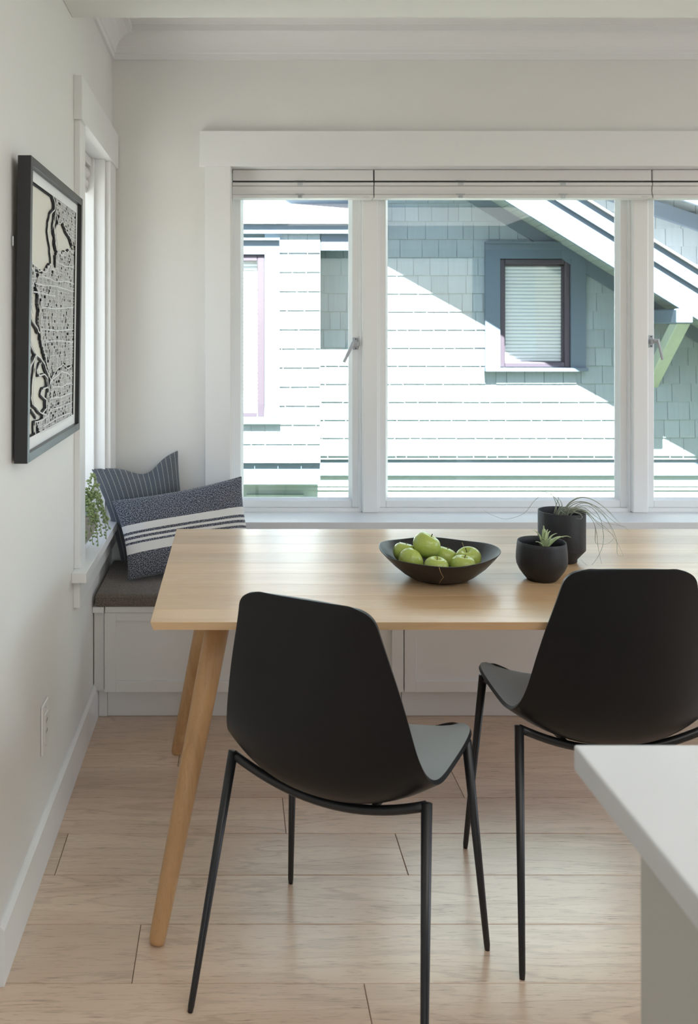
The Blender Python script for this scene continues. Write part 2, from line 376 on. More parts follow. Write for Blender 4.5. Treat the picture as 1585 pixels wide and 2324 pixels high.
# casing of the window bank
b = BM(); box(b, -.138, 2.47, 3.577, YB, 2.049, 2.192); struct('trim_3', b, M['trim'], bevel=.0015)
b = BM(); box(b, -.115, -.012, 3.585, YB, .605, 2.049); struct('trim_4', b, M['trim'], bevel=.0015)
b = BM(); box(b, 2.342, 2.445, 3.585, YB, .605, 2.049); struct('trim_5', b, M['trim'], bevel=.0015)
b = BM(); box(b, -.16, 2.49, 3.566, 3.605, .573, .605); box(b, -.03, 2.36, 3.60, 3.845, .573, .605); struct('trim_6', b, M['trim'], bevel=.002)
b = BM(); box(b, -.115, 2.445, 3.588, YB, .50, .573); struct('trim_7', b, M['trim'], bevel=.001)
b = BM()  # reveal lining
box(b, -.03, -.006, 3.60, 3.845, .605, 2.07); box(b, 2.336, 2.36, 3.60, 3.845, .605, 2.07); box(b, -.006, 2.336, 3.60, 3.845, 2.052, 2.07)
struct('trim_8', b, M['trim'], bevel=.001)
for i, (a0, a1) in enumerate(((.548, .616), (1.699, 1.766))):
    b = BM(); box(b, a0, a1, 3.745, 3.84, .605, 2.052); struct('trim_%d' % (9+i), b, M['trim'], bevel=.006, seg=3)

def handle(parent, x, z, dirx):
    """casement lever: base on the stile, hub and slanting lever"""
    b = BM(); box(b, x-.012, x+.012, 3.772, 3.782, z-.026, z+.026)
    h = obj('handle', b, M['handle'], parent, bevel=.003)
    b = BM(); box(b, x-.012 if dirx < 0 else x-.012, x+.012, 3.742, 3.774, z-.010, z+.010); obj('hub', b, M['handle'], h, bevel=.003)
    b = BM(); x1 = x+dirx*.014; lx, lz = dirx*(.040 if dirx < 0 else .017), -.078
    tube(b, [(x, 3.744, z+.004), (x1, 3.736, z+.005), (x1+lx, 3.730, z+lz)], [.008, .0085, .0065], 6); obj('lever', b, M['handle'], h, bevel=.001)
    for s in (-1, 1):
        b = BM(); tube(b, [(x+.002, 3.773, z+s*.020), (x+.002, 3.7705, z+s*.020)], .0028, 8); obj('screw', b, M['dark'], h)
def casement(n, x0, x1):
    b = BM(); ring(b, x0-.009, x1+.009, .605, 2.052, .009, 3.766, 3.845, wb=.015, wt=.05)
    ring(b, x0-.003, x1+.003, .612, 2.04, .006, 3.774, 3.845, wb=.009)
    win = struct('window_%d' % n, b, M['sash'], bevel=.001)
    b = BM(); ring(b, x0, x1, .621, 2.02, .030, 3.780, 3.835)
    s = obj('sash_frame', b, M['sash'], win, bevel=.003)
    b = BM()
    i0, i1, j0, j1 = x0+.030, x1-.030, .651, 1.99
    # sloping glazing bead
    o4 = [(i0, j0), (i1, j0), (i1, j1), (i0, j1)]; q4 = [(i0+.012, j0+.009), (i1-.012, j0+.009), (i1-.012, j1-.009), (i0+.012, j1-.009)]
    A = [b.verts.new((x, 3.784, z)) for x, z in o4]; B_ = [b.verts.new((x, 3.806, z)) for x, z in q4]; D = [b.verts.new((x, 3.812, z)) for x, z in q4]
    for k in range(4): b.faces.new((A[k], A[(k+1) % 4], B_[(k+1) % 4], B_[k])); b.faces.new((B_[k], B_[(k+1) % 4], D[(k+1) % 4], D[k]))
    obj('glazing_bead', b, M['sash'], s)
    b = BM(); box(b, i0+.004, i1-.004, 3.811, 3.814, j0+.004, j1-.004); obj('glass_pane', b, M['glass'], win)
    return win
w1 = casement(1, .002, .539); handle(w1, .522, 1.324, -1)
w2 = casement(2, .625, 1.690)
w3 = casement(3, 1.775, 2.327); handle(w3, 1.787, 1.334, 1)
# left wall window
b = BM()
box(b, XW-.2, XW-.0, LY0-.02+.02, LY0+.012, .64, 2.045); box(b, XW-.2, XW, LY1-.012, LY1, .64, 2.045); box(b, XW-.2, XW, LY0, LY1, 2.045, 2.06)
box(b, XW-.2, XW-.04, LY1-.030, LY1-.012, .64, 2.045)
box(b, XW-.2, XW-.12, LY1-.055, LY1-.030, .64, 2.045); box(b, XW-.2, XW-.12, LY0+.012, LY0+.05, .64, 2.045); box(b, XW-.2, XW-.12, LY0+.05, LY1-.055, .64, .70); box(b, XW-.2, XW-.12, LY0+.05, LY1-.055, 1.98, 2.045)
w4 = struct('window_4', b, M['sash'], bevel=.0015)
b = BM(); box(b, XW-.165, XW-.162, LY0+.05, LY1-.055, .70, 1.98); obj('glass_pane', b, M['glass'], w4)
b = BM(); box(b, XW, -.478, 2.747, 2.843, .64, 2.04); struct('trim_11', b, M['trim'], bevel=.0015)
b = BM(); box(b, XW, -.478, 3.425, 3.58, .64, 2.04); struct('trim_12', b, M['trim'], bevel=.0015)
b = BM(); box(b, XW, -.470, 2.738, 3.60, 2.04, 2.178); struct('trim_13', b, M['trim'], bevel=.0015)
b = BM(); box(b, XW, -.451, 2.70, 3.60, .608, .64); box(b, XW-.2, XW, LY0, LY1, .608, .64); struct('trim_14', b, M['trim'], bevel=.002)
b = BM(); box(b, XW, -.477, 2.735, 3.60, .522, .608); struct('trim_15', b, M['trim'], bevel=.001)

# ---------------------------------------------------------------- blinds
def blind(x0, x1, label, clips):
    t = thing('roller_blind', label, 'blind', ((x0+x1)/2, 3.70, 2.05), group='cream pleated blinds drawn up at the window bank')
    b = BM(); box(b, x0+.001, x1-.001, 3.672, 3.735, 2.005, 2.0505); obj('headrail', b, M['blind'], t, bevel=.002)
    b = BM(); box(b, x0+.002, x1-.002, 3.676, 3.73, 1.9995, 2.0035); obj('shadow_gap', b, M['dark'], t)
    for k, (z0, z1, y0) in enumerate(((1.984, 1.998, 3.668), (1.947, 1.983, 3.672))):
        b = BM()
        prism(b, [(y0+.001, z0), (y0, z0+.004), (y0+.003*k, (z0+z1)/2), (y0, z1-.003), (y0+.002, z1), (3.73, z1), (3.73, z0)], 'X', x0, x1); obj('pleat', b, M['blind'], t, bevel=.001)
    b = BM(); box(b, x0, x1, 3.666, 3.732, 1.932, 1.946); obj('bottom_rail', b, M['blind'], t, bevel=.003)
    b = BM(); box(b, x1-.045, x1-.018, 3.6652, 3.6662, 1.9355, 1.9385); obj('maker_tag', b, M['steel'], t)
    for cx in clips:
        for w_, za, zb, zc in ((.022, 1.984, 1.998, 2.005), (.019, 1.930, 1.944, 1.950)):
            b = BM(); prism(b, [(cx-w_*.5, za), (cx+w_*.5, za), (cx+w_*.5, zb), (cx+w_, zb), (cx+w_, zc), (cx-w_, zc), (cx-w_, zb), (cx-w_*.5, zb)], 'Y', 3.659, 3.666)
            obj('clear_clip', b, M['clearclip'], t, bevel=.002)
blind(-.004, .584, 'short cream blind raised at the leftmost pane of the window bank', [WX(681, 3.67)])
blind(.588, 1.744, 'long cream blind raised above the wide middle pane', [WX(1045, 3.67), WX(1277, 3.67)])
blind(1.748, 2.33, 'cream blind raised at the right edge of the picture above the narrow right pane', [2.04])
# blind in the left wall window
t = thing('roller_blind', 'white blind seen edge-on, raised inside the narrow left wall window', 'blind', (XW-.07, 3.13, 2.04))
for k, z in enumerate((1.985, 1.945)):
    b = BM(); tube(b, [(XW-.078, LY0+.014, z), (XW-.078, LY1-.034, z)], .024 if k == 0 else .019, 16); obj('pleat', b, M['blind'], t, smooth=False)
b = BM(); box(b, XW-.105, XW-.05, LY0+.014, LY1-.034, 2.010, 2.044); obj('headrail', b, M['blind'], t, bevel=.002)
b = BM(); box(b, XW-.085, XW-.066, LY0+.014, LY1-.034, 1.908, 1.926); obj('bottom_rail', b, M['blind'], t, bevel=.002)

# ---------------------------------------------------------------- bench
t = thing('window_bench', 'white panelled built-in bench running below the window bank', 'bench', (1.1, 3.35, 0))
b = BM(); box(b, XW+.002, 3.0, 3.132, 3.60, .10, .386); obj('carcass', b, M['cab'], t)
b = BM(); box(b, -.453, 3.0, 3.104, 3.60, .388, .409); obj('bench_top', b, M['cab'], t, bevel=.0015)
b = BM(); box(b, XW+.001, -.456, 3.100, 3.60, .388, .409); obj('bench_top', b, M['cab'], t, bevel=.0015)
b = BM(); box(b, XW+.003, -.459, 3.122, 3.135, .108, .386); obj('filler', b, M['cab'], t, bevel=.001)
b = BM(); box(b, -.482, -.452, 3.155, 3.59, 0.001, .10); obj('toe_kick', b, M['cab'], t)
b = BM(); box(b, -.451, .602, 3.160, 3.59, 0.001, .10); obj('toe_kick', b, M['cab'], t)
b = BM(); box(b, .604, 3.0, 3.160, 3.59, 0.001, .10); obj('toe_kick', b, M['cab'], t)
for x0, x1 in ((-.4556, .601), (.6045, 1.66), (1.6635, 2.72)):
    b = BM(); ring(b, x0, x1, .1055, .386, .041, 3.110, 3.131, wb=.039, wt=.029); d = obj('door', b, M['cab'], t, bevel=.001)
    b = BM(); box(b, x0+.04, x1-.04, 3.120, 3.131, .143, .358); obj('panel', b, M['cab'], d)
b = BM(); box(b, -.487, 2.7, 3.092, 3.555, .4095, .456)
cu = obj('bench_cushion', b, M['cushion'], bevel=.013, seg=4, smooth=True, origin=(1.1, 3.32, .4095)); tag(cu, 'taupe woven seat cushion lying along the white window bench', 'cushion')
b = BM()
for z in (.4215, .4455):
    tube(b, [(-.486, 3.0915, z), (2.7, 3.0915, z)], .0016, 6)
obj('piping', b, M['cushion'], cu)

# ---------------------------------------------------------------- pillows
def pillow(name, corners, T, mat, label, pinch=.10, sag=None, n=36, m=26, seed=1, droop=0):
    BL, BR, TR, TL = [Vector(c) for c in corners]
    cen = (BL+BR+TR+TL)/4; nrm = (BR-BL).cross(TL-BL).normalized()
    bm = BM(); uvl = bm.loops.layers.uv.new('UVMap'); uvs = {}
    def P(a, bb, side):
        ca, cb = a*2-1, bb*2-1
        a2 = .5+(a-.5)*(1-pinch*(1-cb*cb)); b2 = .5+(bb-.5)*(1-pinch*1.1*(1-ca*ca))
        p = BL*(1-a2)*(1-b2)+BR*a2*(1-b2)+TR*a2*b2+TL*(1-a2)*b2
        h = T*((1-ca**4)*(1-cb**4))**.62*(1-.25*(ca*ca+cb*cb)/2)
        p = p+nrm*side*h
        if sag:
            s_, a0, wd = sag; g = math.exp(-((a-a0)/wd)**2)*bb**3
            p = p+(BL-TL).normalized()*s_*g+nrm*side*(-.4*T)*g*(1 if bb < .97 else 0)
        wr = noise.noise(Vector((a*5+seed, bb*4, side)))*.006+noise.noise(Vector((a*14, bb*9+seed, side)))*.003
        edge = min(1, 6*min(a, 1-a, bb, 1-bb)); p = p+nrm*side*wr*edge
        p = p+(cen-p).normalized()*0
        return p
    grid = {}
    for side in (1, -1):
        for i in range(n+1):
            for j in range(m+1):
                brd = i in (0, n) or j in (0, m)
                if side == -1 and brd: grid[(side, i, j)] = grid[(1, i, j)]; continue
                v = bm.verts.new(P(i/n, j/m, side)); grid[(side, i, j)] = v
    for side in (1, -1):
        for i in range(n):
            for j in range(m):
                ks = [(i, j), (i+1, j), (i+1, j+1), (i, j+1)]
                if side == -1: ks = ks[::-1]
                f = bm.faces.new([grid[(side, *k)] for k in ks])
                for lp, k in zip(f.loops, ks): lp[uvl].uv = (k[0]/n, k[1]/m)
    o = obj(name, bm, mat, smooth=True, subsurf=1, origin=(cen.x, cen.y, min(BL.z, BR.z)))
    return tag(o, label, 'pillow')
pillow('throw_pillow', [(-.440, 3.45, .468), (-.165, 3.545, .47), (-.222, 3.570, .903), (-.552, 3.385, .854)], .046, M['pin'],
       'charcoal square pillow with thin pale pinstripes in the bench corner', pinch=.08, sag=(.05, .56, .2), seed=4)
pillow('lumbar_pillow', [(-.390, 3.225, .462), (.095, 3.42, .468), (.038, 3.49, .811), (-.466, 3.33, .741)], .052, M['lumbar'],
       'navy and cream striped lumbar pillow leaning in front of the pinstriped one', pinch=.07, seed=9)

# ---------------------------------------------------------------- trailing succulent
random.seed(11)
t = thing('trailing_succulent', 'trailing green succulent in weathered pot on left window sill', 'plant', (-.548, 2.985, .6405))
b = BM(); prof = [(0, 0), (.030, 0), (.037, .006), (.065, .045), (.082, .085), (.080, .125), (.072, .128), (.066, .11), (0, .105)]
lathe(b, prof, 20, (-.548, 2.985, .6405), wob=lambda r, z, a: (r*(1+.05*math.sin(3*a+1)+.03*math.sin(7*a)), z+.006*math.sin(2*a)*(z > .1)))
obj('pot', b, M['bark'], t, smooth=True, bevel=.0)
strands = [((-.50, 2.99, .80), (-.487, 3.02, .90), (-.478, 3.03, .865)), ((-.50, 2.98, .80), (-.47, 3.0, .875), (-.462, 3.02, .83)),
           ((-.51, 2.99, .78), (-.462, 3.0, .84), (-.436, 3.02, .74)), ((-.51, 3.0, .78), (-.455, 3.01, .80), (-.428, 3.03, .70)),
           ((-.50, 2.98, .78), (-.46, 2.96, .80), (-.443, 2.965, .69)), ((-.51, 2.97, .78), (-.47, 2.95, .79), (-.452, 2.94, .672)),
           ((-.52, 2.96, .78), (-.48, 2.93, .79), (-.467, 2.92, .68)), ((-.50, 3.0, .785), (-.45, 3.03, .79), (-.440, 3.05, .66)),
           ((-.53, 2.98, .78), (-.50, 2.98, .87), (-.480, 2.985, .80)), ((-.53, 2.99, .78), (-.49, 2.97, .83), (-.461, 2.96, .74)),
           ((-.52, 3.02, .78), (-.47, 3.06, .82), (-.455, 3.08, .72)), ((-.55, 2.97, .78), (-.505, 2.92, .80), (-.485, 2.90, .69)),
           ((-.51, 2.98, .78), (-.478, 2.965, .82), (-.458, 2.955, .705)), ((-.515, 3.0, .78), (-.47, 3.0, .855), (-.447, 3.01, .78)),
           ((-.56, 3.0, .78), (-.58, 3.03, .85), (-.59, 3.05, .79)), ((-.55, 2.98, .78), (-.57, 2.95, .82), (-.59, 2.93, .74))]
for S in strands:
    p0, p1, p2 = [Vector(p) for p in S]; p1 = p1+(p1-(p0+p2)/2)*.4
    pts = [p0*(1-q)**2+p1*2*q*(1-q)+p2*q*q for q in [k/14 for k in range(15)]]
    b = BM(); tube(b, pts, .0012, 5)
    for k in range(26):
        q = .12+.88*k/25; c_ = p0*(1-q)**2+p1*2*q*(1-q)+p2*q*q
        d = Vector((random.gauss(0, 1), random.gauss(0, 1), random.gauss(0, .7))).normalized(); L_ = random.uniform(.0065, .0095)*(1.1-.35*q)
        mat = Matrix.Translation(c_+d*L_*.9) @ d.to_track_quat('X', 'Z').to_matrix().to_4x4() @ Matrix.Diagonal((L_*.9, L_*.55, L_*.55, 1))
        bmesh.ops.create_icosphere(b, subdivisions=1, radius=1, matrix=mat)
    obj('trailing_stem', b, M['bead'], t, smooth=True, kind='stuff')

# ---------------------------------------------------------------- framed map on the left wall
t = thing('framed_map', 'black framed papercut street map hanging on the left wall', 'picture', (-.4745, 2.306, 1.087))
lean = .009/.69
def FX(z, off=0): return -.461+off+(z-1.087)*lean           # x of the front plane
fy0, fy1, fz0, fz1 = 1.969, 2.644, 1.087, 1.777; fb = .021
def leanbox(b, y0, y1, z0, z1, o0, o1):
    """box following the lean; o0/o1 offsets behind/ahead of the front plane"""
    vs = [b.verts.new((FX(z, o), y, z)) for o in (o0, o1) for y in (y0, y1) for z in (z0, z1)]
    for f in ((0,1,3,2),(4,6,7,5),(0,4,5,1),(2,3,7,6),(0,2,6,4),(1,5,7,3)): b.faces.new([vs[i] for i in f])
b = BM(); leanbox(b, fy0, fy0+fb, fz0, fz1, -.030, 0); leanbox(b, fy1-fb, fy1, fz0, fz1, -.030, 0)
leanbox(b, fy0+fb, fy1-fb, fz0, fz0+fb, -.030, 0); leanbox(b, fy0+fb, fy1-fb, fz1-fb, fz1, -.030, 0)
obj('frame', b, M['frame'], t, bevel=.0008)
b = BM(); leanbox(b, fy0+.01, fy1-.01, fz0+.01, fz1-.01, -.026, -.022); obj('backing_board', b, M['paper'], t)
mb = .030  # white mat border
b = BM(); y0, y1, z0, z1 = fy0+fb-.002, fy1-fb+.002, fz0+fb-.002, fz1-fb+.002
leanbox(b, y0, y0+.008, z0, z1, -.0135, -.012); leanbox(b, y1-.02, y1, z0, z1, -.0135, -.012); leanbox(b, y0+.008, y1-.02, z0, z0+mb, -.0135, -.012); leanbox(b, y0+.008, y1-.02, z1-mb*.9, z1, -.0135, -.012)
obj('mat_board', b, M['white'], t)
b = BM(); leanbox(b, y0, y0+.009, z0, z1, -.0205, -.0175); leanbox(b, y0+.008, y1-.02, z0, z0+mb+.003, -.0205, -.0175); leanbox(b, y0+.008, y1-.02, z1-mb*.9-.003, z1, -.0205, -.0175)
obj('lower_mat', b, M['ink'], t)
def Mp(cx, cy):
    px = cx/3.1; py = 330+cy/3.1; Y = .457*F/(530-px); return (Y, CAM_H-(py-745)*Y/F)
def inpoly(p, poly):
    x, y = p; c = False; j = len(poly)-1
    for i in range(len(poly)):
        xi, yi = poly[i]; xj, yj = poly[j]
        if (yi > y) != (yj > y) and x < (xj-xi)*(y-yi)/(yj-yi)+xi: c = not c
        j = i
    return c
def seg(b, p, q, wd, o0, o1):
    (ya, za), (yb, zb) = p, q; d = math.hypot(yb-ya, zb-za)
    if d < 1e-5: return
    ny, nz = -(zb-za)/d*wd/2, (yb-ya)/d*wd/2
    c4 = [(ya+ny, za+nz), (yb+ny, zb+nz), (yb-ny, zb-nz), (ya-ny, za-nz)]
    A = [b.verts.new((FX(z, o0), y, z)) for y, z in c4]; B_ = [b.verts.new((FX(z, o1), y, z)) for y, z in c4]
    b.faces.new(A); b.faces.new(B_)
    for k in range(4): b.faces.new((A[k], A[(k+1) % 4], B_[(k+1) % 4], B_[k]))
lim = (fy0+fb+.004, fy1-fb-.012, fz0+fb+mb*.8, fz1-fb-mb*.8)
def clampP(p): return (min(max(p[0], lim[0]), lim[1]), min(max(p[1], lim[2]), lim[3]))
coast = [
 [(392,338),(402,372),(412,410),(410,455),(388,480),(376,540),(372,600),(380,660),(392,720),(398,790),(404,860),(420,905),(432,935)],
 [(405,345),(420,390),(424,450),(412,500),(408,560),(412,620),(424,650),(418,690),(430,740)],
 [(425,350),(428,420),(424,490),(436,540),(450,552),(466,530),(480,570),(492,605),(515,640),(532,690),(538,720)],
 [(440,745),(455,770),(470,775),(485,745),(500,760),(515,735),(540,760)],
 [(226,830),(236,775),(246,790),(262,830),(290,850),(306,885),(325,880),(345,895),(365,880),(385,835),(395,870),(415,880)],
 [(230,880),(222,930),(222,1000),(230,1060),(246,1120),(262,1200),(280,1250),(305,1290),(318,1320)],
 [(250,850),(270,880),(285,930),(270,970),(262,1030),(245,1080),(262,1130),(268,1180)],
 [(290,930),(292,1000),(312,1040),(308,1110),(318,1160),(312,1250),(330,1320),(342,1400),(360,1480),(375,1560),(392,1620)],
 [(216,1180),(226,1250),(245,1340),(272,1420),(296,1470),(330,1500),(356,1540),(376,1600),(398,1650),(408,1700)],
 [(298,1470),(272,1530),(240,1590),(212,1640)],
 [(300,1480),(292,1560),(284,1640),(280,1720),(275,1780),(285,1830),(310,1850),(330,1880),(345,1890)],
 [(330,1530),(310,1580),(318,1620),(355,1610),(376,1640),(380,1700),(350,1710),(340,1760),(370,1790),(372,1850),(345,1890),(370,1895)],
 [(278,1862),(295,1890),(312,1918)],
 [(296,1940),(296,2000),(300,2050)], [(300,1945),(340,1935),(380,1900),(400,1860)],
 [(398,1650),(385,1740),(380,1820),(385,1880),(380,1930)],
 [(405,1640),(440,1570),(480,1540),(510,1570),(540,1550)], [(400,1660),(440,1620),(470,1590),(510,1600),(540,1640)],
 [(330,920),(420,960),(480,955),(545,975)], [(285,970),(340,985),(420,990),(540,1030)], [(270,1030),(330,1040),(420,1060)], [(430,820),(480,850),(545,855)],
 [(330,1140),(420,1150),(545,1140)], [(320,1290),(430,1305),(545,1295)], [(360,1380),(470,1375),(545,1385)], [(460,1050),(490,1180),(530,1300)],
 [(410,1700),(470,1700),(540,1670)], [(400,1780),(470,1770),(540,1740)], [(395,1860),(470,1840),(540,1810)], [(350,1980),(440,1920),(535,1880)],
 [(440,540),(420,600),(428,680),(436,760),(432,840),(430,900)],
]
lands = [[(420,360),(552,450),(548,720),(500,610),(470,540),(440,550),(428,480)],
         [(326,900),(390,850),(418,890),(420,780),(445,740),(500,765),(543,740),(545,1560),(480,1545),(400,1620),(372,1560),(330,1400),(315,1290),(318,1100),(296,1040),(300,930)],
         [(402,1650),(470,1570),(543,1580),(543,1930),(330,2040),(306,1960),(370,1900),(392,1750)],
         [(236,800),(300,880),(280,960),(264,1060),(268,1180),(240,1080),(228,950)]]
lands = [[Mp(*p) for p in L_] for L_ in lands]
random.seed(5)
bt, bb_ = BM(), BM()
for pl in coast:
    pts = []
    for p, q in zip(pl, pl[1:]):
        pts.append(p); pts.append(((p[0]+q[0])/2+random.uniform(-3, 3), (p[1]+q[1])/2+random.uniform(-4, 4)))
    pts.append(pl[-1]); pts = [clampP(Mp(*p)) for p in pts]
    for p, q in zip(pts, pts[1:]): seg(bt, p, q, .0028, -.0135, -.012); seg(bb_, p, q, .0062, -.0205, -.0175)
gy, gz = .0100, .0085
y = lim[0]
while y < lim[1]:
    z = lim[2]
    while z < lim[3]:
        if any(inpoly((y, z), L_) for L_ in lands):
            r = random.random()
            if r < .86: seg(bt, (y, z-.0006), clampP((y, z+gz)), .0019 if random.random() < .8 else .003, -.0135, -.012)
            if random.random() < .5: seg(bt, (y, z), clampP((y+gy, z)), .0014, -.0135, -.012)
            if random.random() < .5: seg(bb_, (y, z-.001), clampP((y, z+gz)), random.choice((.002, .003, .005)), -.0205, -.0175)
            if random.random() < .2: seg(bb_, (y, z), clampP((y+gy, z)), .0028, -.0205, -.0175)
        z += gz
    y += gy*random.uniform(.8, 1.2)
obj('street_cutout', bt, M['white'], t, kind='stuff'); obj('street_underlay', bb_, M['ink'], t, kind='stuff')
b = BM(); tube(b, [(-.4925, 1.975, 1.60), (-.4925, 1.966, 1.595), (-.4925, 1.966, 1.575), (-.4925, 1.975, 1.57)], .0015, 6); obj('hanger', b, M['steel'], t)

# ---------------------------------------------------------------- wall socket
t = thing('wall_socket', 'white double wall socket low on the left wall', 'socket', (XW, 2.304, .287))
b = BM(); box(b, XW+.0004, XW+.0065, 2.269, 2.339, .287, .413); obj('cover_plate', b, M['plate'], t, bevel=.002)
b = BM(); box(b, XW+.006, XW+.0085, 2.287, 2.321, .315, .385); obj('receptacle', b, M['plate'], t, bevel=.001)
for z in (.362, .334):
    b = BM()
    for yy in (2.297, 2.309): box(b, XW+.0083, XW+.0090, yy, yy+.002, z, z+.008)
    obj('slot', b, M['dark'], t)
for z in (.300, .400):
    b = BM(); tube(b, [(XW+.006, 2.304, z), (XW+.0072, 2.304, z)], .0025, 8); obj('screw', b, M['steel'], t)

# ---------------------------------------------------------------- table
tx0, tx1, ty0, ty1, tz = -.184, 1.90, 1.949, 2.854, .74
t = thing('dining_table', 'long pale oak dining table with round splayed legs', 'table', ((tx0+tx1)/2, (ty0+ty1)/2, 0))
b = BM(); box(b, tx0+.012, tx1-.012, ty0+.012, ty1-.012, tz-.0205, tz-.010); top = obj('tabletop', b, M['table'], t)
ys = [ty0, 2.040, 2.142, 2.235, 2.335, 2.44, 2.55, 2.655, 2.755, ty1]
random.seed(8)
for i, (a, c_) in enumerate(zip(ys, ys[1:])):
    b = BM(); lo = .006 if i == 0 else 0; hi = .006 if i == len(ys)-2 else 0; e = .00015
    v = [b.verts.new(p) for p in ((tx0, a+e*(i > 0), tz), (tx1, a+e*(i > 0), tz), (tx1, c_-e, tz), (tx0, c_-e, tz),
         (tx0+.006, a+lo, tz-.0195), (tx1-.006, a+lo, tz-.0195), (tx1-.006, c_-hi, tz-.0195), (tx0+.006, c_-hi, tz-.0195))]
    for f in ((0,1,2,3),(7,6,5,4),(0,4,5,1),(1,5,6,2),(2,6,7,3),(3,7,4,0)): b.faces.new([v[k] for k in f])
    obj('board', b, M['table'], top, origin=((tx0+tx1)/2, (a+c_)/2, tz), bevel=.0005, seg=1)
for (fx, fy, sx, sy) in ((-.174, 1.990, 1, 1), (-.186, 2.885, 1, -1), (1.89, 1.990, -1, 1), (1.90, 2.885, -1, -1)):
    b = BM(); p0 = Vector((fx, fy, 0)); p1 = Vector((fx+sx*.146, fy+sy*.15, tz-.019))
    ks = [0, .004, .012, .03, .25, .5, .75, 1]; rs = [.0125, .0165, .0182, .019, .0222, .0255, .028, .0295]
    tube(b, [p0.lerp(p1, k) for k in ks], rs, 24); obj('leg', b, M['leg'], t, smooth=True, origin=tuple(p0))

# ---------------------------------------------------------------- chairs
def bez(pts, n):
    """Catmull-Rom through pts"""
    out = []; P_ = [pts[0]]+list(pts)+[pts[-1]]
    for i in range(len(pts)-1):
        a, b_, c_, d = [Vector(x) for x in P_[i:i+4]]
        for k in range(n):
            q = k/n; out.append(.5*((2*b_)+(-a+c_)*q+(2*a-5*b_+4*c_-d)*q*q+(-a+3*b_-3*c_+d)*q**3))
    out.append(Vector(pts[-1])); return out
def chair(loc, rz, label):
    t = thing('dining_chair', label, 'chair', loc, rz, 'black shell chairs along the near side of the table')
    # rows: (centre v,z) (edge v,z) half width
    R = [((.238, .454), (.217, .496), .166), ((.2365, .4585), (.214, .503), .186), ((.228, .462), (.203, .507), .208), ((.200, .463), (.176, .508), .223),
         ((.10, .454), (.10, .507), .228), ((.00, .446), (.01, .505), .226), ((-.07, .442), (-.055, .508), .225), ((-.125, .450), (-.100, .520), .222),
         ((-.165, .480), (-.130, .545), .214), ((-.188, .535), (-.150, .590), .203), ((-.199, .610), (-.163, .650), .191), ((-.205, .690), (-.177, .715), .176),
         ((-.211, .760), (-.190, .775), .160), ((-.216, .815), (-.200, .822), .148), ((-.219, .840), (-.206, .842), .143), ((-.221, .858), (-.210, .857), .132), ((-.222, .868), (-.214, .866), .114), ((-.222, .872), (-.216, .870), .094)]
    cc = bez([(0, r[0][0], r[0][1]) for r in R], 2); ee = bez([(r[2], r[1][0], r[1][1]) for r in R], 2)
    b = BM(); n = 16; g = []
    for c_, e_ in zip(cc, ee):
        row = []
        for k in range(-n//2, n//2+1):
            q = k/(n/2); wgt = abs(q)**2.3
            row.append(b.verts.new((e_.x*q, c_.y*(1-wgt)+e_.y*wgt, c_.z*(1-wgt)+e_.z*wgt)))
        g.append(row)
    for A, B_ in zip(g, g[1:]):
        for k in range(n): b.faces.new((A[k], A[k+1], B_[k+1], B_[k]))
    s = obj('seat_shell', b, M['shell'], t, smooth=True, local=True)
    me = s.data; me.materials.append(M['shell_glare'])
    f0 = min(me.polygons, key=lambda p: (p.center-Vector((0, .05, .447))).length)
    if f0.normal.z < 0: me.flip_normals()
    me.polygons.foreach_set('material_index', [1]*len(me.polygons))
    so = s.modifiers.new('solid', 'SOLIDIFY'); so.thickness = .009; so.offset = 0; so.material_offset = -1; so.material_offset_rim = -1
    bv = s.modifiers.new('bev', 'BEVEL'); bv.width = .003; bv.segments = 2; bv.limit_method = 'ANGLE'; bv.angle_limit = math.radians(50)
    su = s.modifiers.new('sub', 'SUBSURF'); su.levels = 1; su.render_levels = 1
    # legs
    for sx in (-1, 1):
        b = BM(); tube(b, [(sx*.243, -.238, 0), (sx*.242, -.235, .012), (sx*.211, -.115, .486)], [.0055, .0068, .0108], 14)
        obj('leg', b, M['metal'], t, smooth=True, local=True)
        b = BM(); tube(b, [(sx*.243, .238, 0), (sx*.2425, .237, .012), (sx*.210, .186, .482)], [.0055, .0068, .0108], 14)
        obj('leg', b, M['metal'], t, smooth=True, local=True)
    for vv, zz, dz in ((-.115, .480, .048), (.184, .474, .050)):
        b = BM(); pts = [(u*.210, vv, zz-dz*(1-abs(u)**2.0)) for u in [k/10-1 for k in range(21)]]
        tube(b, pts, .0095, 12); obj('crossbar', b, M['metal'], t, smooth=True, local=True)
    for sx in (-1, 1):
        b = BM(); tube(b, [(sx*.10, -.113, .444), (sx*.105, .03, .430), (sx*.10, .184, .436)], .006, 8); obj('seat_rail', b, M['metal'], t, smooth=True, local=True)
    return t
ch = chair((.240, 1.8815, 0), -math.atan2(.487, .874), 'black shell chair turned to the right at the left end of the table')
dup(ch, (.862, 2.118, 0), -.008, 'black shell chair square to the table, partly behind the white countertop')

# ---------------------------------------------------------------- kitchen island
t = thing('kitchen_island', 'kitchen island with thick white countertop in the right foreground', 'kitchen island', (1.0, 0, 0))
b = BM(); box(b, .391, 1.75, -1.4, 1.0125, .882, .912); obj('countertop', b, M['quartz'], t, bevel=.003, seg=3)
b = BM(); box(b, .440, 1.70, -1.36, .891, .0, .8818); obj('cabinet', b, M['island'], t)
b = BM(); box(b, .421, .4395, -1.38, .911, .0, .8818); obj('end_panel', b, M['island'], t, bevel=.001)
b = BM(); box(b, .440, 1.70, .892, .911, .0, .8818); obj('back_panel', b, M['island'], t, bevel=.001)

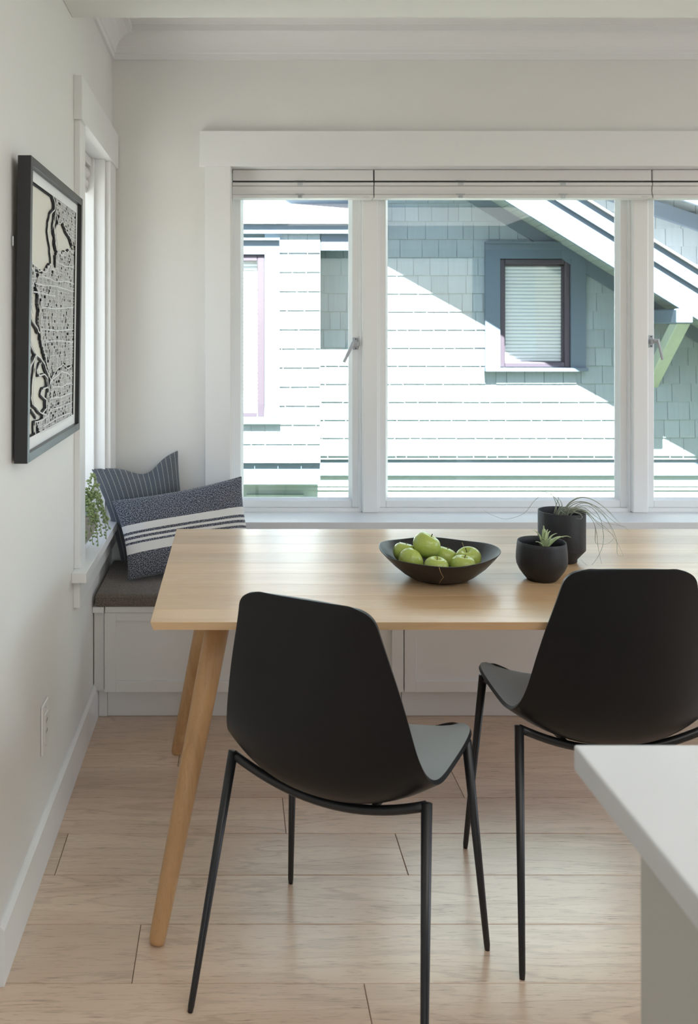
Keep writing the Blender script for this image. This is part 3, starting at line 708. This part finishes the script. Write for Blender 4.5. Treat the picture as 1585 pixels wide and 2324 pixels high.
# ---------------------------------------------------------------- bowl with apples
bx, by = .537, 2.300
t = thing('fruit_bowl', 'wide shallow black stone bowl holding green apples', 'bowl', (bx, by, tz))
def wob(r, z, a):
    k = (z/.07)**2 if z > 0 else 0
    return r*(1+.035*k*math.sin(2*a+.6)+.015*k*math.sin(5*a+1)), z+.0035*k*math.sin(2*a+2.2)+.0015*k*math.sin(5*a)
b = BM(); lathe(b, [(0, 0), (.066, 0), (.074, .002), (.095, .014), (.122, .036), (.142, .056), (.1535, .0690), (.1545, .0705), (.1525, .0712), (.1500, .0700), (.137, .056), (.116, .037), (.090, .018), (.066, .009), (0, .007)], 64, (bx, by, tz+.0003), wob)
obj('bowl_body', b, M['stone'], t, smooth=True)
def seamline(azs, zs, outer=True):
    pr = [(.066, 0), (.074, .002), (.095, .014), (.122, .036), (.142, .056), (.1535, .0690)] if outer else [(.090, .018), (.116, .037), (.137, .056), (.150, .070)]
    pts = []
    for a, z in zip(azs, zs):
        for (r0, z0), (r1, z1) in zip(pr, pr[1:]):
            if z0 <= z <= z1: r = r0+(r1-r0)*(z-z0)/(z1-z0); break
        r, zz = wob(r, z, a); o_ = .0006 if outer else -.0006
        pts.append((bx+(r+o_)*math.cos(a), by+(r+o_)*math.sin(a), tz+zz+.0003))
    b = BM(); tube(b, pts, .0008, 6); obj('gold_seam', b, M['gold'], t, smooth=True)
D = math.radians
seamline([D(-103), D(-101.5), D(-98), D(-101), D(-103)], [.0685, .052, .034, .020, .006])
seamline([D(125), D(128), D(131)], [.066, .055, .042], False)
seamline([D(52), D(48), D(44)], [.066, .055, .045], False)
# apples
def apple_mesh(name):
    b = BM(); prof = []
    for k in range(25):
        th = PI*k/24; r = math.sin(th); z = -math.cos(th)*.90
        if k > 17: z -= .34*math.exp(-(r/.32)**2)*1.0
        if k < 6: z += .16*math.exp(-(r/.25)**2)
        r *= 1+.06*math.cos(th-.2)*-1
        prof.append((max(r, 0) if 0 < k < 24 else 0, z))
    lathe(b, prof, 32, (0, 0, 0), lambda r, z, a: (r*(1+.02*math.cos(5*a)*(1 if z < 0 else .5)), z))
    return b
aspots = [(.452, 2.330, .797, .0305, (.2, .1), 'green apple at the far left inside the bowl'), (.508, 2.318, .819, .0370, (.1, -.5), 'largest green apple, topmost of the pile'),
          (.4587, 2.280, .7875, .0335, (-.9, -.9), 'green apple at front left showing its blossom end'), (.513, 2.226, .7860, .0310, (.0, .12), 'green apple half hidden behind the bowl rim front centre'),
          (.5600, 2.336, .7825, .0325, (.1, .3), 'green apple in the middle of the bowl behind the front row'), (.585, 2.240, .7850, .0325, (.1, -.05), 'green apple at the front right by the rim'),
          (.615, 2.305, .7870, .0340, (-.25, .25), 'rightmost green apple, with its stem hollow showing')]
am = sm_ = None
for i, (x, y, z, r, tilt, lab) in enumerate(aspots):
    if am is None:
        ao = obj('apple', apple_mesh('apple'), M['apple'], smooth=True); am = ao.data
        b = BM(); tube(b, [(0, 0, .50), (.03, .01, .72), (.09, .03, .90)], [.05, .035, .045], 6); st = obj('stem', b, M['stem'], ao, local=True); sm_ = st.data
    else:
        ao = bpy.data.objects.new('apple', am); C.objects.link(ao); st = bpy.data.objects.new('stem', sm_); C.objects.link(st); st.parent = ao
    ao.location = (x, y, z); ao.scale = (r, r, r); ao.rotation_euler = (tilt[1]*-1 if False else -tilt[1], tilt[0], i*1.3)
    tag(ao, lab, 'apple', 'green apples in the black bowl')

# ---------------------------------------------------------------- pots with air plants
def pot(prof, c, label, name='planter'):
    t = thing(name, label, 'plant pot', c)
    b = BM(); lathe(b, prof, 64, c); obj('pot_body', b, M['ceramic'], t, smooth=True)
    return t
sp_ = (.798, 2.280, tz+.0003); bp_ = (.9176, 2.462, tz+.0003)
pt = pot([(0, 0), (.033, 0), (.0365, .001), (.046, .012), (.056, .026), (.0625, .040), (.0642, .052), (.0636, .070), (.0617, .090), (.0605, .0985), (.0595, .0995), (.0580, .0985), (.058, .080), (.058, .05), (.03, .035), (0, .035)], sp_, 'low rounded black pot holding a small spiky air plant')
pt2 = pot([(0, 0), (.039, 0), (.0408, .0015), (.0412, .009), (.0630, .0345), (.0635, .037), (.0635, .1385), (.0628, .1400), (.0612, .1400), (.0605, .1385), (.060, .06), (.04, .04), (0, .04)], bp_, 'tall cylindrical black ribbed pot holding a wispy air plant')
def leaf(b, pts, w0, flat=.35, n=8):
    P_ = bez(pts, 5); m = len(P_)-1
    rings = []
    for i, p in enumerate(P_):
        q = i/m; r = w0*(1-q**1.5)*(.85+.3*math.sin(PI*min(q*2, 1)/1))+.0003
        d = (P_[min(i+1, m)]-P_[max(i-1, 0)]).normalized(); s_ = d.cross(Vector((0, 0, 1)))
        if s_.length < .05: s_ = Vector((1, 0, 0))
        s_.normalize(); v_ = s_.cross(d)
        rings.append([b.verts.new(p+r*math.cos(2*PI*k/n)*s_+r*flat*math.sin(2*PI*k/n)*v_) for k in range(n)])
    for A, B_ in zip(rings, rings[1:]):
        for k in range(n): b.faces.new((A[k], A[(k+1) % n], B_[(k+1) % n], B_[k]))
t = thing('spiky_air_plant', 'small pale green spiky air plant sitting in the low black pot', 'plant', (.803, 2.275, .825))
cx, cy, cz = .803, 2.275, .820
for (dx, dz, dy, wd) in ((-.030, .048, .0, .0035), (-.018, .040, .01, .005), (-.002, .060, .0, .0055), (.006, .052, -.01, .005), (.020, .044, .01, .0045),
                         (.034, .040, 0, .004), (.048, .034, -.005, .005), (.062, .038, -.02, .0045), (-.028, .022, -.015, .005), (.012, .030, -.02, .006), (-.008, .030, -.015, .006), (.03, .022, .02, .005)):
    b = BM(); leaf(b, [(cx+dx*.05, cy+dy*.1, cz), (cx+dx*.45, cy+dy*.5, cz+dz*.75), (cx+dx*.8, cy+dy*.8, cz+dz*.98), (cx+dx*1.0, cy+dy, cz+dz*(1.0 if dx < .045 else .9))], wd, .4)
    obj('leaf', b, M['airleaf'], t, smooth=True)
t = thing('wispy_air_plant', 'wispy grey-green air plant trailing out of the tall black pot', 'plant', (.930, 2.462, .872))
def IP(px, py, Y): return (WX(px, Y), Y, WZ(py, Y))
# strands traced as (px, py, distance) so that each hangs where the photograph shows it
S3 = [([(1262,1168,2.46),(1262,1140,2.47),(1245,1118,2.48),(1215,1135,2.50),(1190,1165,2.52),(1150,1178,2.53),(1120,1170,2.54),(1098,1158,2.55)], .0011),
      ([(1268,1168,2.46),(1270,1145,2.46),(1255,1125,2.48),(1230,1114,2.5),(1212,1108,2.5)], .0012),
      ([(1272,1168,2.46),(1276,1145,2.46),(1262,1125,2.47),(1240,1117,2.48)], .0014),
      ([(1258,1166,2.47),(1262,1150,2.47),(1268,1132,2.47),(1270,1122,2.47)], .0018),
      ([(1275,1168,2.46),(1290,1145,2.44),(1315,1130,2.42),(1340,1132,2.40),(1370,1150,2.38),(1395,1175,2.37),(1408,1188,2.36)], .0020),
      ([(1278,1168,2.46),(1292,1142,2.46),(1320,1128,2.46),(1350,1136,2.46),(1380,1158,2.45),(1400,1178,2.45)], .0018),
      ([(1276,1168,2.46),(1300,1146,2.45),(1330,1140,2.43),(1362,1162,2.42),(1385,1190,2.41),(1400,1225,2.40),(1402,1258,2.39),(1416,1262,2.38)], .0013),
      ([(1280,1168,2.45),(1305,1155,2.44),(1330,1160,2.42),(1352,1180,2.41),(1380,1202,2.40),(1402,1232,2.40),(1416,1262,2.39)], .0015),
      ([(1282,1168,2.45),(1310,1158,2.43),(1335,1165,2.40),(1355,1186,2.39),(1372,1200,2.38),(1395,1215,2.37)], .0016),
      ([(1280,1169,2.44),(1300,1162,2.43),(1328,1165,2.42),(1345,1180,2.42),(1354,1205,2.42),(1358,1240,2.43),(1364,1270,2.43),(1368,1285,2.43)], .0010),
      ([(1284,1168,2.45),(1310,1150,2.44),(1340,1150,2.43),(1362,1175,2.43),(1370,1210,2.43),(1368,1240,2.43),(1355,1268,2.42),(1340,1284,2.42),(1326,1278,2.41),(1320,1270,2.41)], .0010),
      ([(1284,1168,2.45),(1320,1142,2.44),(1355,1150,2.43),(1378,1170,2.43),(1400,1188,2.42),(1420,1198,2.42),(1430,1208,2.42)], .0013),
      ([(1286,1168,2.45),(1320,1150,2.46),(1350,1170,2.47),(1375,1186,2.48),(1402,1192,2.49),(1424,1196,2.50)], .0010),
      ([(1290,1168,2.45),(1325,1160,2.44),(1350,1190,2.44),(1352,1230,2.44),(1362,1234,2.44),(1380,1234,2.44),(1396,1220,2.44)], .0009),
      ([(1274,1168,2.46),(1290,1148,2.43),(1312,1138,2.40),(1345,1145,2.39),(1372,1170,2.38),(1388,1200,2.37),(1394,1220,2.37)], .0014),
      ([(1276,1169,2.44),(1295,1164,2.42),(1312,1164,2.41),(1322,1172,2.40),(1318,1178,2.395),(1308,1176,2.39)], .0014)]
random.seed(21)
for pts, wd in S3:
    b = BM(); leaf(b, [IP(*p) for p in pts], wd, .6, 5); obj('leaf', b, M['grassleaf'], t, smooth=True)
for k in range(34):
    a = random.uniform(-1.3, .4); L_ = random.uniform(.03, .065)
    b = BM(); p0 = Vector((.906+random.uniform(-.012, .012), 2.440+random.uniform(-.02, .015), .862))
    p2 = p0+Vector((L_*1.0*math.cos(a), L_*.35*math.sin(a)-.002, random.uniform(.018, .034))); pm = (p0+p2)/2+Vector((0, 0, .014))
    leaf(b, [p0, pm, p2, p2+Vector((L_*.3, -.002, -.004))], random.uniform(.0016, .0028), .5, 5); obj('leaf', b, M['grassleaf'], t, smooth=True)

# ================================================================ outside
b = BM(); box(b, -14, 18, YB+.3, 14, -.75, -.65); struct('ground', b, M['ground'])
b = BM(); box(b, -7, -.9, -2, 5.2, -.65, -.60); struct('bounce_slab', b, M['bounce_slab'])  # unseen pale slab added to bounce sunlight onto the left window jamb
H = thing('neighbour_house', 'pale blue-grey shingled neighbouring house seen through the windows', 'house', (2, 8.0, -.65))
def rz_(X): return 2.486-.618*(X-2.266)      # lower edge of the barge board
YM, YP, YU = 8.0, 7.55, 8.22
apx = -.5
b = BM()
prism(b, [(-3, -.65), (7, -.65), (7, -.1), (5.7, rz_(5.6)+.05), (apx, rz_(apx)+.2), (-3, rz_(apx)+.2-.618*2.5)], 'Y', YM+.06, YM+.2); obj('gable_wall', b, M['cladding'], H)
b = BM(); prism(b, [(-3, -.65), (9, -.65), (9, 5.2), (-3, 5.2)], 'Y', YU+.03, YU+.3); obj('upper_wall', b, M['cladding'], H)
b = BM(); box(b, -2.2, .742, YP+.05, YM+.06, .05, 2.25); obj('bay_wall', b, M['cladding'], H)
# shingles
def shingle_mesh():
    b = BM()   # unit width, exposure height E plus a little overlap; butt is the thick end
    E = .1636
    v = [b.verts.new(p) for p in ((-.5, 0, 0), (.5, 0, 0), (.5, -.0115, 0), (-.5, -.0115, 0), (-.5, 0, E+.012), (.5, 0, E+.012), (.5, -.001, E+.012), (-.5, -.001, E+.012))]
    for f in ((0,1,2,3),(7,6,5,4),(3,2,6,7),(0,4,5,1),(1,5,6,2),(0,3,7,4)): b.faces.new([v[k] for k in f])
    bmesh.ops.recalc_face_normals(b, faces=b.faces); me = bpy.data.meshes.new('shingle'); b.to_mesh(me); b.free(); me.materials.append(M['shingle']); return me
SM = shingle_mesh(); E = .1636; cand = []
def seen(px, py):
    return 449 < py < 1060 and (545 < px < 800 or 862 < px < 1400 or 1474 < px < 1610)
def course(Yf, x0, x1, z0, nrow, excl, clip=None, sd=0):
    random.seed(sd)
    for r in range(nrow):
        z = z0+r*E; x = x0+(-random.uniform(0, .1) if True else 0)
        while x < x1:
            wd = random.choice((.095, .12, .14, .15, .165, .175, .20, .235))
            a, c_ = max(x, x0), min(x+wd, x1); x += wd
            if c_-a < .03: continue
            if excl and any(a < e[1] and c_ > e[0] and z < e[3] and z+E > e[2] for e in excl):
                ok = False
                for e in excl:
                    if a < e[1] and c_ > e[0] and z < e[3] and z+E > e[2]:
                        # trim horizontally against the opening
                        if a < e[0] and c_ > e[0]: c_ = e[0]+.02; ok = True
                        elif c_ > e[1] and a < e[1]: a = e[1]-.02; ok = True
                        elif z < e[2]-.03 or z+E > e[3]+.03: ok = True
                if not ok or c_-a < .03: continue
            if clip and z > clip((a+c_)/2): continue
            px = 530+F*(a+c_)/2/Yf; py = 745+F*(CAM_H-z-E/2)/Yf
            cand.append((0 if seen(px, py) else 1, -(c_-a)/Yf, a, c_, Yf, z+random.uniform(-.0008, .0008)))
NW = (WX(1106, 7.97), WX(1327, 7.97), WZ(838, 7.97), WZ(556, 7.97))
BW = (-1.15, WX(630, 7.52), WZ(955, 7.52), 2.20)
course(YM, .75, 5.7, .234, 22, [NW], lambda X: rz_(X)-.02, 1)
course(YM, -2.9, .75, 2.36, 2, None, None, 2)
course(YP, -2.1, .744, .2386, 12, [BW], None, 3)
course(YU, 2.3, 7.0, 1.5, 9, None, None, 5)
cand.sort(); gap = .0022
for (s, wv, a, c_, Yf, z) in cand[:298]:
    o = bpy.data.objects.new('shingle', SM); C.objects.link(o); o.parent = H
    o.location = Vector(((a+c_)/2, Yf, z))-H.location; o.scale = (c_-a-2*gap, 1, 1)
b = BM()
for (s, wv, a, c_, Yf, z) in cand[298:]:
    a += gap; c_ -= gap
    v = [b.verts.new(p) for p in ((a, Yf, z), (c_, Yf, z), (c_, Yf-.0115, z), (a, Yf-.0115, z), (a, Yf, z+E+.012), (c_, Yf, z+E+.012), (c_, Yf-.001, z+E+.012), (a, Yf-.001, z+E+.012))]
    for f in ((0,1,2,3),(7,6,5,4),(3,2,6,7),(0,4,5,1),(1,5,6,2),(0,3,7,4)): b.faces.new([v[k] for k in f])
obj('shingle', b, M['shingle'], H, kind='stuff')
# backing behind the shingles (visible in the gaps)
b = BM(); prism(b, [(.75, .2), (NW[0]+.05, .2), (NW[0]+.05, rz_(NW[0])), (.75, rz_(.75))], 'Y', YM+.001, YM+.01)
prism(b, [(NW[1]-.05, .2), (5.7, .2), (5.7, rz_(5.6)), (NW[1]-.05, rz_(NW[1]))], 'Y', YM+.001, YM+.01)
box(b, NW[0]+.05, NW[1]-.05, YM+.001, YM+.01, .2, NW[2]+.03)
prism(b, [(NW[0]+.05, NW[3]-.03), (NW[1]-.05, NW[3]-.03), (NW[1]-.05, rz_(NW[1])), (NW[0]+.05, rz_(NW[0]))], 'Y', YM+.001, YM+.01)
box(b, -2.9, .75, YM+.001, YM+.01, 2.3, 2.8)
obj('wall_sheathing', b, M['shingle'], H)
b = BM(); box(b, WX(601, YP), .744, YP+.001, YP+.05, .24, 2.2); box(b, -2.1, WX(601, YP), YP+.001, YP+.05, .24, WZ(950, YP)); obj('wall_sheathing', b, M['shingle'], H)
# belt boards and lower cladding
b = BM(); box(b, .75, 7, YM+.018, YM+.05, WZ(1080, 8.0), .236); obj('belt_board', b, M['slate'], H)
b = BM(); box(b, -2.2, .746, YP+.018, YP+.05, WZ(1100, 7.55), .240); obj('belt_board', b, M['slate'], H)
zs = [.052, -.05, -.085, -.19, -.3, -.41, -.52, -.65]
for z1, z0 in zip(zs, zs[1:]):
    b = BM(); prism(b, [(YM+.036, z0), (YM+.05, z1), (YM+.06, z1), (YM+.06, z0)], 'X', -3, 7); obj('clapboard', b, M['cladding'], H)
b = BM(); ring(b, WX(560, 8), WX(690, 8), WZ(1190, 8), WZ(1123, 8), .05, 7.99, 8.05); cw = obj('basement_window', b, M['cladding'], H)
b = BM(); box(b, WX(560, 8)+.05, WX(690, 8)-.05, 8.02, 8.03, WZ(1190, 8)+.05, WZ(1123, 8)-.05); obj('pane', b, M['sashdark'], cw)
# bay roof, fascia and beam
b = BM(); prism(b, [(7.492, 2.280), (7.492, 2.290), (8.03, 2.540), (8.03, 2.51)], 'X', -2.4, 1.25); obj('bay_roof', b, M['roof'], H)
b = BM(); box(b, -2.4, 1.25, 7.518, 7.54, 2.198, 2.284); obj('fascia', b, M['slate'], H)
b = BM(); box(b, -2.3, 1.25, 7.54, 8.0, 2.215, 2.235); obj('soffit', b, M['soffit'], H)
b = BM(); box(b, .750, 1.2, 7.553, 7.62, 2.058, 2.214); obj('beam', b, M['slate'], H)
b = BM(); box(b, -2.3, 1.2, 7.98, 8.0, 2.50, 2.57); obj('flashing', b, M['slate'], H)
# bay window (left)
b = BM(); Y_ = 7.525
box(b, WX(601, Y_), WX(635, Y_), Y_, YP+.05, WZ(947, Y_), WZ(577, Y_)); box(b, -1.2, WX(635, Y_), Y_, YP+.05, WZ(577, Y_), 2.14)
box(b, -1.2, -1.06, Y_, YP+.05, WZ(947, Y_), WZ(577, Y_))
bw = obj('window_trim', b, M['slate'], H)
b = BM(); box(b, -1.22, WX(637, Y_), 7.510, YP+.05, WZ(962, Y_), WZ(948, Y_)); obj('sill', b, M['slate'], bw)
b = BM(); box(b, -1.22, WX(635, Y_), 7.50, YP+.05, 2.14, 2.16); obj('drip_cap', b, M['slate'], bw)
b = BM(); ring(b, -1.06, WX(601, Y_), WZ(947, Y_), WZ(577, Y_), .062, 7.54, 7.59, wb=.045, wt=.06); obj('sash', b, M['sashdark'], bw, bevel=.008)
b = BM(); box(b, -1.0, WX(585, Y_), 7.575, 7.578, WZ(938, Y_), WZ(590, Y_)); obj('pane', b, M['glass'], bw)
b = BM()
z = WZ(938, Y_)
while z < WZ(592, Y_): prism(b, [(7.584, z), (7.581, z+.016), (7.590, z+.030), (7.593, z+.02)], 'X', -1.0, WX(586, Y_)); z += .034
obj('blind_slats', b, M['bright'], bw, kind='stuff')
# gable window (right)
Y_ = 7.965
X0, X1, X2, X3 = WX(1102, Y_), WX(1136, Y_), WX(1297, Y_), WX(1331, Y_); Z0, Z1, Z2, Z3 = WZ(835, Y_), WZ(832, Y_), WZ(587, Y_), WZ(553, Y_)
b = BM(); box(b, X0, X1, Y_, YM+.06, Z0, Z2); box(b, X2, X3, Y_, YM+.06, Z0, Z2); gw = obj('window_trim', b, M['slate'], H)
b = BM(); box(b, X0, X3, Y_-.002, YM+.06, Z2, Z3); obj('header', b, M['slate'], gw)
b = BM(); box(b, X0, X3, Y_-.022, YM+.06, Z3, Z3+.018); obj('drip_cap', b, M['slate'], gw)
b = BM(); box(b, X0-.004, X3+.008, Y_-.032, YM+.06, WZ(843, Y_-.03), Z0); obj('sill', b, M['slate'], gw)
b = BM(); ring(b, X1, X2, Z1-.01, Z2, .048, 7.985, 8.055, wb=.05, wt=.05); obj('sash', b, M['sashdark'], gw, bevel=.010)
b = BM(); ring(b, X1+.046, X2-.046, Z1+.03, Z2-.046, .016, 8.02, 8.055); obj('sash_bead', b, M['sashdark'], gw)
b = BM(); box(b, X1+.05, X2-.05, 8.036, 8.039, Z1+.03, Z2-.05); obj('pane', b, M['glass'], gw)
b = BM(); z = Z1+.04
while z < Z2-.09: prism(b, [(8.050, z), (8.046, z+.017), (8.056, z+.029), (8.058, z+.02)], 'X', X1+.06, X2-.06); z += .0325
obj('blind_slats', b, M['bright'], gw, kind='stuff')
# gable rake: barge board, upper trim, roof edge, soffit boards, frieze
def rake(x0, x1, lo, hi, y0, y1, f=rz_):
    b = BM(); vs = [b.verts.new((x, y, f(x)+d)) for x in (x0, x1) for y in (y0, y1) for d in (lo, hi)]
    for q in ((0,1,3,2),(4,6,7,5),(0,4,5,1),(2,3,7,6),(0,2,6,4),(1,5,7,3)): b.faces.new([vs[i] for i in q])
    return b
XE = 5.6
obj('barge_board', rake(apx, XE, 0, .26, 7.43, 7.46), M['slate'], H)
obj('rake_trim', rake(apx, XE, .256, .412, 7.408, 7.45), M['slate'], H)
obj('roof_edge', rake(apx, XE, .412, .432, 7.383, YU+.02), M['roof'], H)
obj('frieze', rake(apx, XE, -.03, .10, 7.972, YM+.05), M['slate'], H)
x = 1.5
while x < 4.35:
    obj('soffit_board', rake(x+.003, x+.069, .100, .115, 7.462, 7.99), M['soffit'], H); x += .072
obj('soffit', rake(apx, 1.5, .10, .115, 7.462, 7.99), M['soffit'], H); obj('soffit', rake(4.352, XE, .10, .115, 7.462, 7.99), M['soffit'], H)
rl = lambda X: rz_(apx)-.618*(apx-X)
obj('barge_board', rake(-4, apx, 0, .26, 7.43, 7.46, rl), M['slate'], H); obj('roof_edge', rake(-4, apx, .412, .432, 7.383, YU+.02, rl), M['roof'], H); obj('soffit', rake(-4, apx, .1, .115, 7.46, 8.0, rl), M['soffit'], H)
# lookout beam and knee brace
b = BM(); box(b, 3.725, 3.865, 7.40, 8.02, 1.43, 1.555); obj('lookout_beam', b, M['slate'], H, bevel=.01, seg=1)
b = BM(); prism(b, [(7.42, 1.43), (7.56, 1.43), (8.02, .97), (8.02, .83)], 'X', 3.74, 3.855); obj('knee_brace', b, M['brace'], H, bevel=.006, seg=1)
# higher gable behind
r2 = lambda X: 2.555-.34*(X-3.85)
obj('upper_barge', rake(1.5, 8, 0, .22, 7.75, 7.78, r2), M['slate'], H)
obj('upper_roof', rake(1.5, 8, .2, .24, 7.72, 8.3, r2), M['roof'], H)
obj('upper_frieze', rake(1.5, 8, -.10, .04, 8.16, YU+.03, r2), M['slate'], H)
